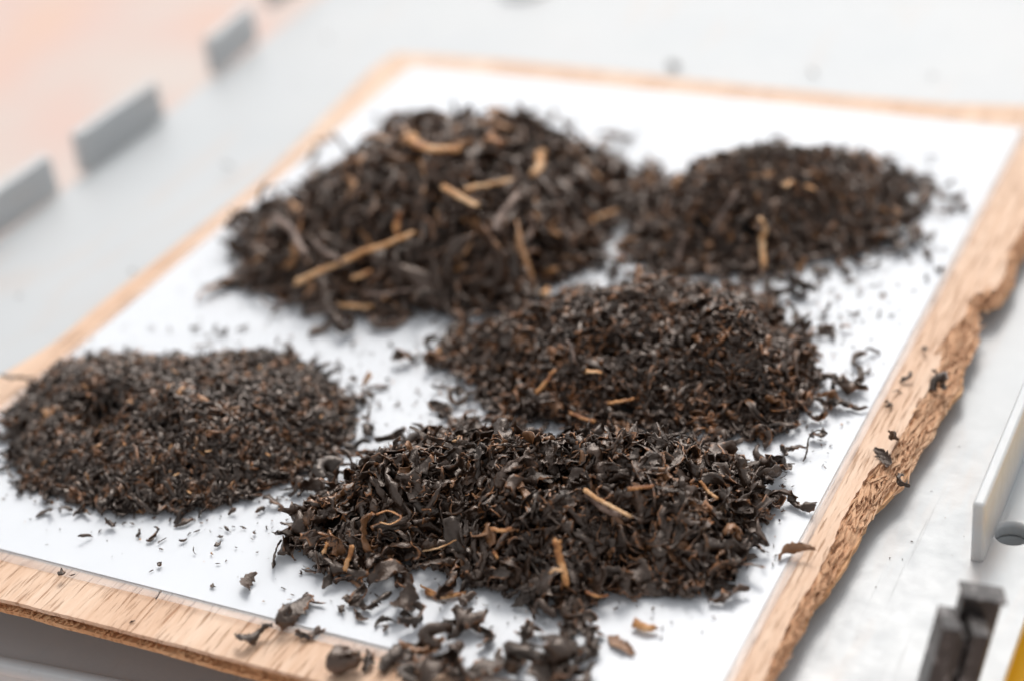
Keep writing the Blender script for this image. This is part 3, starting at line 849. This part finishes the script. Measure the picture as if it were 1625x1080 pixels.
fill(HE, V_FIN, 14500, 0.0028, 0.36, 105, 'fine_tea_flake', 'fine_flake_tea', 'mass of fine broken tea flakes filling the flat pile at the left',
     areas('tea flake', 'the fine left pile'), 'tea flake', 'fine flakes of the left pile', M_PACK, M_FINE, 0.065, 0.12, 0.002, (0.8, 1.4), 0.0026)


# ------------------------------------------------------------------ single leaves placed where they lie
rs = np.random.default_rng(77)


def lay(var, px, py, size_px, z=0.0, yaw=None, tilt=0.25, name='tea_leaf', label='', cat='tea leaf', group=None, heap=None, k=None, flat=1.0):
    q = heap.hit(px, py) if heap else P(px, py, z)
    k = int(rs.integers(0, len(var))) if k is None else k
    vv = var[k]; ext = np.ptp(vv['V'][:, 0])
    dist = np.dot(q - CAM, fwd); sc = size_px / F_PX * dist / ext
    Rm = rot_many(rs, 1, abs(tilt))[0]
    if yaw is not None:       # yaw: direction in the picture, degrees, 0 = right, 90 = away
        d2 = P(px + math.cos(math.radians(yaw)) * 10, py - math.sin(math.radians(yaw)) * 10)[:2] - P(px, py)[:2]
        a = math.atan2(d2[1], d2[0]); Rm = np.array([[math.cos(a), -math.sin(a), 0], [math.sin(a), math.cos(a), 0], [0, 0, 1]]) @ np.array([[1, 0, 0], [0, math.cos(tilt), -math.sin(tilt)], [0, math.sin(tilt), math.cos(tilt)]])
    Rs = Rm * sc; zmin = (vv['V'] @ Rs.T)[:, 2].min()
    zz = (q[2] if heap else z + 0.0001 - zmin)
    # keep the middle of the leaf at its place in the picture
    q2 = P(px, py, zz) if not heap else q
    M = np.eye(4); M[:3, :3] = Rs; M[:3, 3] = (q2[0], q2[1], zz)
    o = bpy.data.objects.new(name, vv['me']); C.objects.link(o); o.matrix_world = Matrix(M.tolist())
    tag(o, label, cat, group); return o


# near leaves spilling over the front of the sheet
FRONT = [(395, 921, 34, 60, 0), (402, 1004, 52, 20, ZT), (470, 962, 62, 40, 0), (495, 950, 40, -30, 0), (492, 1003, 44, 5, ZT), (455, 975, 40, 75, 0), (548, 1042, 50, 15, ZT), (583, 1045, 46, 80, ZT),
         (640, 1040, 66, 12, ZT), (560, 930, 50, 120, 0), (525, 915, 40, 60, 0), (590, 955, 54, 20, 0), (640, 950, 48, 50, 0), (620, 915, 64, -8, 0), (570, 975, 34, -40, 0), (655, 975, 42, 40, 0), (610, 985, 30, 10, 0),
         (690, 1005, 52, 30, 0), (735, 990, 60, -10, 0), (745, 975, 50, -5, 0), (770, 1010, 40, 80, 0), (670, 1025, 60, 5, 0), (715, 1035, 50, 40, 0), (840, 1000, 40, 10, 0), (845, 1020, 44, -20, 0), (900, 995, 44, 80, 0),
         (925, 985, 50, -60, 0), (940, 1010, 44, 100, 0), (880, 1030, 60, 8, 0), (930, 1035, 56, 40, 0), (985, 1022, 54, -35, 0), (830, 1045, 66, 5, 0), (780, 1055, 60, 12, 0), (735, 1065, 60, -10, 0), (690, 1062, 56, 30, 0),
         (880, 1065, 70, 0, 0), (930, 1070, 48, 50, 0), (650, 1070, 40, 100, ZT), (905, 965, 50, 100, 0), (925, 945, 46, 60, 0), (860, 965, 40, -20, 0), (505, 765, 58, 20, 0), (520, 745, 50, 35, 0), (560, 705, 44, 10, 0), (480, 770, 40, 10, 0),
         (620, 690, 46, 20, 0), (700, 650, 40, -40, 0), (740, 665, 44, 10, 0), (1235, 790, 44, 20, 0), (1270, 797, 46, -25, 0), (1205, 735, 50, 15, 0), (1235, 722, 36, 30, 0), (1215, 745, 34, -60, 0), (1160, 905, 36, 40, 0), (1105, 935, 34, 30, 0)]
FIRST = []
EXTRA = [(px_ + rs.normal(0, 13), py_ + rs.normal(0, 8), s_ * rs.uniform(0.45, 0.75), rs.uniform(-90, 90), 0) for px_, py_, s_, y_, z_ in FRONT if z_ == 0 and 520 < px_ < 960 and py_ > 910]
for px, py, s, yw, z in FRONT + EXTRA:
    where = 'on the bare plywood at the near edge' if z < 0 else ('on the sheet before the nearest pile' if py > 905 else 'on the sheet beside the nearest pile')
    side = 'far left' if px < 520 else 'left' if px < 620 else 'centre left' if px < 720 else 'centre' if px < 840 else 'centre right' if px < 960 else 'right'
    szw = 'small' if s < 42 else 'medium' if s < 54 else 'long'
    FIRST.append(lay(V_SPILL if len(FIRST) % 5 in (0, 2) else V_BIG, px, py, s * 1.22, z, yw, abs(rs.normal(0, 0.35)), label=f'{szw} curled dark tea leaf {where}, {side}', group='leaves fallen around the nearest pile'))
FIRST[0]['label'] = 'hooked dark tea leaf alone on the white sheet left of the near spill'
FIRST[1]['label'] = 'long flat tea leaf reaching out over the plywood near edge'
FIRST[2]['label'] = 'large curled tea leaf arching over the near edge of the sleeve'
FIRST[4]['label'] = 'broad square tea leaf lying half on the plywood just below the arched leaf'
for k_, lb in ((48, 'dark tea leaf second from the tip of the row trailing right from the nearest pile'), (49, 'looped tea leaf at the far right tip trailing from the nearest pile'), (51, 'pointed tea leaf sticking out at the upper right of the nearest pile')):
    FIRST[k_]['label'] = lb

for px, py, s in [(97, 908, 12), (115, 911, 10), (251, 944, 15), (210, 985, 9)]:
    lay(V_FIN, px, py, s * 1.2, 0.0005 if py < 950 else ZT, name='fine_tea_flake', label='small dark tea flake on the bare plywood strip along the near edge', cat='tea flake', group='flakes on the near plywood strip')
for px, py, s in [(1418, 690, 46), (1402, 725, 40), (1432, 760, 24), (1438, 598, 20), (1410, 640, 16), (1468, 552, 26), (1490, 608, 34), (1485, 590, 20), (1424, 620, 14)]:
    lay(V_SPILL if s > 30 else V_MED, px, py, s * 1.25, ZT if px < 1485 else ZT - 0.001, name='twisted_tea_leaf', label='dark tea leaf caught on the torn right edge of the plywood', group='leaves on the torn right plywood edge', tilt=0.5)
for px, py, s in [(175, 828, 20), (210, 830, 10), (220, 845, 19), (237, 856, 13), (256, 857, 17), (290, 856, 13), (300, 846, 9), (345, 862, 13), (308, 873, 13), (336, 877, 8), (360, 838, 12), (350, 850, 10), (386, 836, 12),
                  (404, 844, 9), (423, 836, 9), (400, 854, 8), (253, 894, 10), (346, 893, 8), (240, 905, 8), (338, 928, 10), (74, 863, 5), (445, 803, 9), (440, 790, 14), (428, 795, 8), (270, 823, 14), (245, 820, 8), (300, 820, 9), (432, 836, 5),
                  (365, 843, 4), (74, 840, 4), (178, 882, 3), (194, 877, 3), (170, 857, 3), (1243, 770, 9), (1237, 825, 5)]:
    lay(V_FIN, px, py, s * 1.1, 0, name='fine_tea_flake', label='tiny tea flake on the white sheet in front of the left pile' if px < 600 else 'tiny crumb on the white sheet right of the nearest pile', cat='tea flake', group='flakes in front of the left pile' if px < 600 else 'crumbs right of the nearest pile')
for px, py, s in [(240, 520, 16), (270, 522, 10), (310, 520, 18), (350, 524, 24), (385, 520, 22), (330, 532, 12), (560, 600, 22), (540, 580, 14), (575, 635, 16), (600, 640, 12), (615, 600, 10), (500, 570, 18), (535, 575, 18), (505, 560, 10), (560, 545, 10),
                  (590, 560, 8), (640, 700, 16), (585, 680, 30), (555, 690, 26), (440, 540, 16), (700, 520, 12), (690, 510, 16), (640, 560, 10), (620, 545, 10), (660, 620, 8)]:
    lay(V_FIN if s < 15 else V_MED, px, py, s, 0, name='fine_tea_flake', label='blurred tea flake on the white sheet between the left pile and its neighbours', cat='tea flake', group='flakes between the left pile and its neighbours')
SC = [(1310, 495, 30), (1355, 497, 18), (1395, 497, 12), (1415, 500, 10), (1470, 440, 16), (1490, 425, 12), (1475, 374, 18), (1520, 310, 18), (1350, 445, 18), (1345, 430, 14), (1300, 448, 18), (1330, 470, 10), (1365, 468, 10), (1395, 450, 12), (1390, 420, 18),
      (1385, 555, 22), (1340, 518, 12), (1380, 395, 24), (1410, 375, 20), (1345, 395, 12), (1280, 455, 14), (1440, 405, 14), (1500, 395, 8), (1440, 330, 36), (1470, 325, 26), (1490, 305, 20), (1455, 335, 20), (1310, 430, 14), (1400, 467, 10), (1320, 460, 12),
      (1260, 440, 20), (1235, 452, 40), (1270, 470, 16)]
for px, py, s in SC:
    lay(V_MED, px, py, s * 1.3, 0, name='twisted_tea_leaf', label='blurred tea fragment scattered on the white sheet at the right', group='fragments scattered on the sheet at the right')
for px, py, s, yw in [(1345, 598, 70, 3), (1375, 590, 26, 30), (1330, 640, 44, -5), (1358, 645, 40, -10), (1310, 632, 44, 5), (1300, 655, 40, 20), (1318, 618, 34, 50), (700, 545, 36, 60), (720, 525, 30, 10), (690, 575, 30, 0), (735, 600, 26, 10),
                      (790, 515, 34, 0), (1000, 440, 30, 20), (830, 500, 30, -10), (1230, 680, 40, 5), (1190, 690, 30, 10)]:
    lay(V_MED, px, py, s, 0, yw, 0.3, name='twisted_tea_leaf', label='twisted dark tea leaf straying on the sheet around the middle right pile', group='strays around the middle right pile')
for px, py, s in [(1522, 708, 5), (1447, 858, 5), (1432, 886, 4), (1412, 884, 4), (1478, 778, 5), (1530, 850, 3), (1390, 930, 4), (1500, 820, 3), (30, 470, 10), (520, 60, 9), (210, 430, 8), (470, 130, 8), (1290, 115, 14), (1480, 120, 12), (1560, 560, 5), (1360, 1010, 4)]:
    lay(V_FIN, px, py, s, ZS, name='fine_tea_flake', label='tiny dark speck of tea on the open grey pallet surface', cat='tea flake', group='specks on the grey pallet')
for px, py, s in [(360, 262, 20), (1070, 104, 22)]:
    lay(V_BRK, px, py, s, ZS + (0.002 if px < 500 else 0), name='broken_tea_leaf', label='dark tea crumb alone on the grey pallet left of the board' if px < 500 else 'dark tea crumb on the grey pallet beyond the far board edge', cat='tea leaf')
for px, py, s in [(985, 205, 40), (1010, 200, 30), (650, 172, 30), (720, 176, 30), (800, 172, 36), (870, 176, 34), (380, 335, 36), (370, 380, 30), (440, 290, 36), (500, 235, 36), (415, 305, 30), (520, 208, 26), (600, 180, 26)]:
    lay(V_COA, px, py + 8, s * 1.1, 0.0, None, 0.5, name='coarse_tea_leaf', label='coarse tea leaf lying loose behind the large back left pile', group='loose leaves behind the back left pile')


# tea dust shed round the piles
VV, FF, TT, RR = [], [], [], []; base = 0
for hp, cnt, fall in ((HE, 800, 0.006), (HF, 600, 0.008), (HB_, 1100, 0.015), (HD, 900, 0.018), (HC, 450, 0.010)):
    lo, hi = hp.poly.min(0) - 0.03, hp.poly.max(0) + 0.03; Q = rs.uniform(lo, hi, (cnt * 8, 2)); d = seg_dist(Q, hp.poly)
    Q = Q[(d < 0.001) & (rs.random(len(Q)) < 0.5 * np.exp(d / fall))][:cnt]
    Q = Q[(Q[:, 0] < FR[0] - 0.002) & (Q[:, 1] > NL[1] + 0.003) & (Q[:, 1] < FL[1] - 0.002) & (Q[:, 0] > FL[0])]
    for q in Q:
        vv = V_FIN[int(rs.integers(0, len(V_FIN)))]; R3 = rot_many(rs, 1, 0.3)[0] * rs.uniform(0.10, 0.36); W = vv['V'] @ R3.T
        W[:, 2] += 0.00008 - W[:, 2].min(); W[:, :2] += q; VV.append(W); FF.append(vv['F'] + base); base += len(W)
        TT.append(np.full(len(W), tone_of(rs, 0.12))); RR.append(vv['rim'])
dust = link_mesh('tea_dust', mesh_np('tea_dust', np.concatenate(VV), np.concatenate(FF), {'tone': np.concatenate(TT), 'rim': np.concatenate(RR)}), M_FINE)
tag(dust, 'fine brown tea dust sprinkled on the white sheet between the piles', 'tea dust', kind='stuff')


# ------------------------------------------------------------------ stems
def stem(pts, rad_px, label, m=M_STEM, heap=None, z=0.0, lift=0.0, name='tea_twig', fork=None, group=None, flatten=0.6):
    """a snapped stalk: a ribbed tapering tube along the points, rough at both ends"""
    if heap:
        W = np.array([heap.hit(*p) for p in pts]); zz = W[:, 2].copy()
        zl = np.linspace(zz[0], zz[-1], len(zz)); zl = zl + max((zz - zl).max(), 0) * 0.8
        W = np.array([P(*p, a + lift + 0.0008) for p, a in zip(pts, zl)])
    else:
        W = np.array([P(*p, z + lift + 0.0006) for p in pts])
    root = W.mean(0); rad_px = rad_px * (0.74 if root[1] > 0.42 else 0.84)
    dist = np.dot(root - CAM, fwd); R = rad_px / F_PX * dist

    def tube(W, R, r0=1.0, r1=1.0):
        S = 6 * (len(W) - 1) + 1; t = np.linspace(0, len(W) - 1, S); i = np.minimum(t.astype(int), len(W) - 2); f = (t - i)[:, None]
        Q = W[i] * (1 - f) + W[i + 1] * f
        for _ in range(3): Q[1:-1] = (Q[:-2] + 2 * Q[1:-1] + Q[2:]) / 4
        Q = Q + rs.normal(0, R * 0.12, Q.shape) + np.sin(np.linspace(0, rs.uniform(3, 6), S) + rs.uniform(0, 6))[:, None] * np.cross(W[-1] - W[0], (0, 0, 1)) * rs.uniform(0.02, 0.06); K = 9; V = []
        d = np.gradient(Q, axis=0); d /= np.linalg.norm(d, axis=1, keepdims=True)
        lob = 1 + 0.16 * np.sin(np.arange(K) * 2.1 + rs.uniform(0, 6))
        for s in range(S):
            u = s / (S - 1); rr = R * (r0 + (r1 - r0) * u) * (1 + 0.22 * math.exp(-((u) / 0.08) ** 2) + rs.normal(0, 0.05))
            n1 = np.cross(d[s], (0, 0, 1)); n1 /= np.linalg.norm(n1) + 1e-9; n2 = np.cross(n1, d[s])
            for k in range(K):
                a = 2 * math.pi * k / K; jit = d[s] * (rs.normal(0, R * 0.5) if s in (0, S - 1) else 0)
                V.append(Q[s] + (n1 * math.cos(a) + n2 * math.sin(a) * flatten) * rr * lob[k] + jit)
        V += [Q[0] + d[0] * R * .3, Q[-1] - d[-1] * R * .3]
        Fq = [(s * K + k, s * K + (k + 1) % K, (s + 1) * K + (k + 1) % K, (s + 1) * K + k) for s in range(S - 1) for k in range(K)]
        T = [(k, S * K, (k + 1) % K) for k in range(K)] + [((S - 1) * K + k, (S - 1) * K + (k + 1) % K, S * K + 1) for k in range(K)]
        return V, Fq + T
    V, Fc = tube(W, R, 1.0, rs.uniform(0.65, 0.95))
    if fork is not None:
        fi, fx, fy = fork; a = W[fi]; b = P(fx, fy, a[2]); Vb, Fb = tube(np.array([a, (a + b) / 2 + (0, 0, R), b]), R * 0.6, 1, 0.6)
        o_ = len(V); V = V + Vb; Fc = Fc + [tuple(i + o_ for i in f) for f in Fb]
    V = np.array(V) - root
    if not heap:
        V[:, 2] += (z + 0.0001 - root[2]) - V[:, 2].min()
    me = bpy.data.meshes.new(name); me.from_pydata([tuple(v_) for v_ in V], [], Fc); me.update()
    for p in me.polygons: p.use_smooth = True
    o = link_mesh(name, me, m); o.location = root.tolist(); tag(o, label, 'tea stem', group); return o


# nearest pile and its foreground
stem([(678, 938), (697, 945), (716, 944), (741, 940)], 5.5, 'tan broken stem with a forked end alone on the sheet before the nearest pile', fork=(1, 668, 929))
stem([(1007, 990), (1021, 997), (1040, 999)], 9, 'short chunky orange stem chip lying on the sheet at the near right', flatten=0.9)
stem([(886, 856), (890, 880), (893, 905), (898, 930)], 7, 'pale upright stem with a knotted fork on the near slope of the nearest pile', heap=HF, lift=0.004, fork=(2, 872, 908))
stem([(928, 776), (960, 795), (1000, 819)], 5, 'long pale split stem beside the dark hollow of the nearest pile', heap=HF, lift=0.003)
stem([(928, 783), (955, 805), (985, 818)], 5, 'brown half of a split stem just below the long pale one in the nearest pile', M_STEM_D, heap=HF, lift=0.002, flatten=1.5)
stem([(997, 776), (1015, 773), (1036, 769)], 4.5, 'short flat tan stem right of the hollow in the nearest pile', heap=HF, lift=0.003)
stem([(672, 874), (695, 868), (724, 857)], 2.5, 'thin curved orange stalk on the near left of the nearest pile', heap=HF, lift=0.0025)
stem([(548, 905), (553, 885), (558, 864)], 5, 'brown upright stem at the near left foot of the nearest pile', M_STEM, heap=HF, lift=0.003)
stem([(514, 878), (519, 862)], 5, 'stubby brown stem at the far left foot of the nearest pile', M_STEM, heap=HF, lift=0.003)
stem([(598, 815), (615, 808), (640, 820), (620, 832), (603, 828)], 2.2, 'thin orange stalk curled into a loop on the left of the nearest pile', heap=HF, lift=0.003)
stem([(903, 655), (920, 660), (944, 669)], 4.5, 'orange stem lying on the back crest of the nearest pile', heap=HF, lift=0.003)
stem([(1045, 695), (1075, 692), (1095, 705), (1100, 718)], 2.6, 'thin pale stalk arched over the back right of the nearest pile', heap=HF, lift=0.003)
stem([(780, 838), (798, 842), (812, 836)], 5, 'crumpled orange chip in the middle of the nearest pile', heap=HF, lift=0.003)
stem([(930, 940), (948, 945), (965, 943)], 4, 'orange stem end at the near foot of the nearest pile', heap=HF, lift=0.002)
stem([(715, 700), (724, 690), (726, 672)], 3, 'small tan stalk behind the left part of the nearest pile', heap=HF, lift=0.002)
stem([(1140, 790), (1122, 778), (1112, 762)], 3.5, 'bent reddish stem on the right of the nearest pile', heap=HF, lift=0.003)
stem([(784, 875), (790, 885)], 3.5, 'tiny orange stem stub low on the nearest pile', heap=HF, lift=0.003)
# middle right pile
stem([(850, 622), (868, 606), (881, 586)], 5, 'bent orange stem on the left slope of the middle right pile', heap=HB_, lift=0.0015)
stem([(930, 588), (955, 590)], 5, 'short orange stem centre left of the middle right pile', heap=HB_, lift=0.0015)
stem([(968, 640), (988, 635), (1006, 632)], 4.5, 'orange stem low in the middle of the middle right pile', heap=HB_, lift=0.002)
stem([(1120, 682), (1135, 678)], 4, 'short tan stem at the near foot of the middle right pile', heap=HB_)
stem([(1150, 672), (1170, 676), (1192, 668)], 2.5, 'thin tan stalk at the near right foot of the middle right pile', heap=HB_)
stem([(693, 570), (703, 552)], 10, 'thick pale wooden chip at the left tip of the middle right pile')
stem([(1142, 470), (1160, 471)], 6, 'orange stem stub on the back of the middle right pile', heap=HB_)
stem([(900, 540), (908, 560), (915, 572)], 3.5, 'grey stalk on the left slope of the middle right pile', M_STEM_D, heap=HB_, lift=0.001)
# back left pile
stem([(470, 446), (530, 423), (585, 403), (655, 372)], 7.5, 'longest straight tan stem across the front of the large back left pile', heap=HC, lift=0.004)
stem([(652, 218), (672, 236), (700, 240), (726, 238)], 11, 'thick curved orange stem near the top of the large back left pile', heap=HC, lift=0.003)
stem([(862, 240), (855, 255), (846, 277)], 10, 'upright pale orange stem at the upper right of the large back left pile', heap=HC, lift=0.003)
stem([(800, 190), (798, 208), (790, 228)], 9, 'tan stem pointing up at the top of the large back left pile', heap=HC, lift=0.002)
stem([(702, 298), (728, 312), (758, 326)], 8, 'pale knotted stem in the centre of the large back left pile', heap=HC, lift=0.003)
stem([(738, 303), (772, 294), (812, 284)], 7, 'orange stem rising right from the centre of the large back left pile', heap=HC, lift=0.002)
stem([(626, 370), (632, 352), (636, 336)], 7, 'short orange stem standing behind the longest tan stem', heap=HC, lift=0.002)
stem([(436, 346), (462, 372), (492, 402)], 8, 'grey brown stem at the left of the large back left pile', M_STEM_D, heap=HC, lift=0.004)
stem([(502, 388), (522, 402), (541, 414)], 7, 'short grey stem crossing behind the longest tan stem', M_STEM_D, heap=HC, lift=0.004)
stem([(784, 368), (798, 340), (818, 308)], 9, 'pale grey stem leaning on the right middle of the large back left pile', M_STEM_D, heap=HC, lift=0.004)
stem([(838, 380), (848, 358), (842, 342)], 5, 'thin curved brown stalk right of the centre of the back left pile', M_STEM_D, heap=HC, lift=0.003)
stem([(520, 487), (555, 484), (592, 487)], 6, 'flat tan stem along the near foot of the large back left pile', heap=HC, lift=0.001)
stem([(580, 464), (615, 466), (652, 461)], 6, 'flat brown stem just above the near foot of the back left pile', M_STEM_D, heap=HC, lift=0.002)
stem([(940, 352), (958, 342), (976, 334)], 6, 'tan stem at the right end of the large back left pile', heap=HC, lift=0.002)
stem([(560, 440), (590, 432)], 6, 'small orange stem stub below the longest tan stem', heap=HC, lift=0.002)
stem([(824, 428), (834, 440), (843, 452)], 6, 'pale upright stub where three piles meet', M_STEM_D, z=0.004)
stem([(862, 470), (872, 462)], 8, 'pale orange chip where the back left and middle piles meet', z=0.004)
stem([(500, 226), (525, 222)], 7, 'small orange stem at the back left shoulder of the large pile', z=0.008)
# back right pile
stem([(1130, 372), (1148, 340), (1166, 306)], 7, 'long brown stem upright in the middle of the back right pile', M_STEM_D, heap=HD, lift=0.003)
stem([(1208, 346), (1216, 362), (1205, 385), (1212, 424)], 6.5, 'wavy tan stem at the near middle of the back right pile', heap=HD, lift=0.002)
stem([(1088, 374), (1078, 400), (1074, 424)], 6, 'pale grey stem at the near left of the back right pile', M_STEM_D, heap=HD, lift=0.002)
stem([(1236, 430), (1246, 424)], 7, 'pale orange chip at the near foot of the back right pile', heap=HD)
stem([(1095, 262), (1106, 260)], 8, 'orange chip at the upper left of the back right pile', heap=HD, lift=0.001)
stem([(1244, 296), (1256, 288)], 8, 'bright orange chip in the middle of the back right pile', heap=HD, lift=0.002)
stem([(1282, 296), (1292, 300)], 6, 'small orange chip right of the bright one in the back right pile', heap=HD, lift=0.002)
stem([(982, 408), (992, 412)], 6, 'pale chip on the bare sheet between the two back piles')
# left pile: small bright bits
for k_, (px, py) in enumerate([(195, 585), (425, 720), (400, 735), (160, 676), (197, 703), (470, 625), (510, 660), (280, 752), (355, 572), (60, 645), (120, 715), (140, 625), (300, 840 - 60), (420, 555), (75, 775), (330, 715)]):
    a = rs.uniform(0, 3.14); s = 4.5
    stem([(px - s * math.cos(a), py + s * math.sin(a) * .6), (px + s * math.cos(a), py - s * math.sin(a) * .6)], 2.3, 'tiny bright orange stem bit on the flat fine pile at the left', heap=HE, lift=0.0006, name='twig_bit', group='orange stem bits of the left pile')
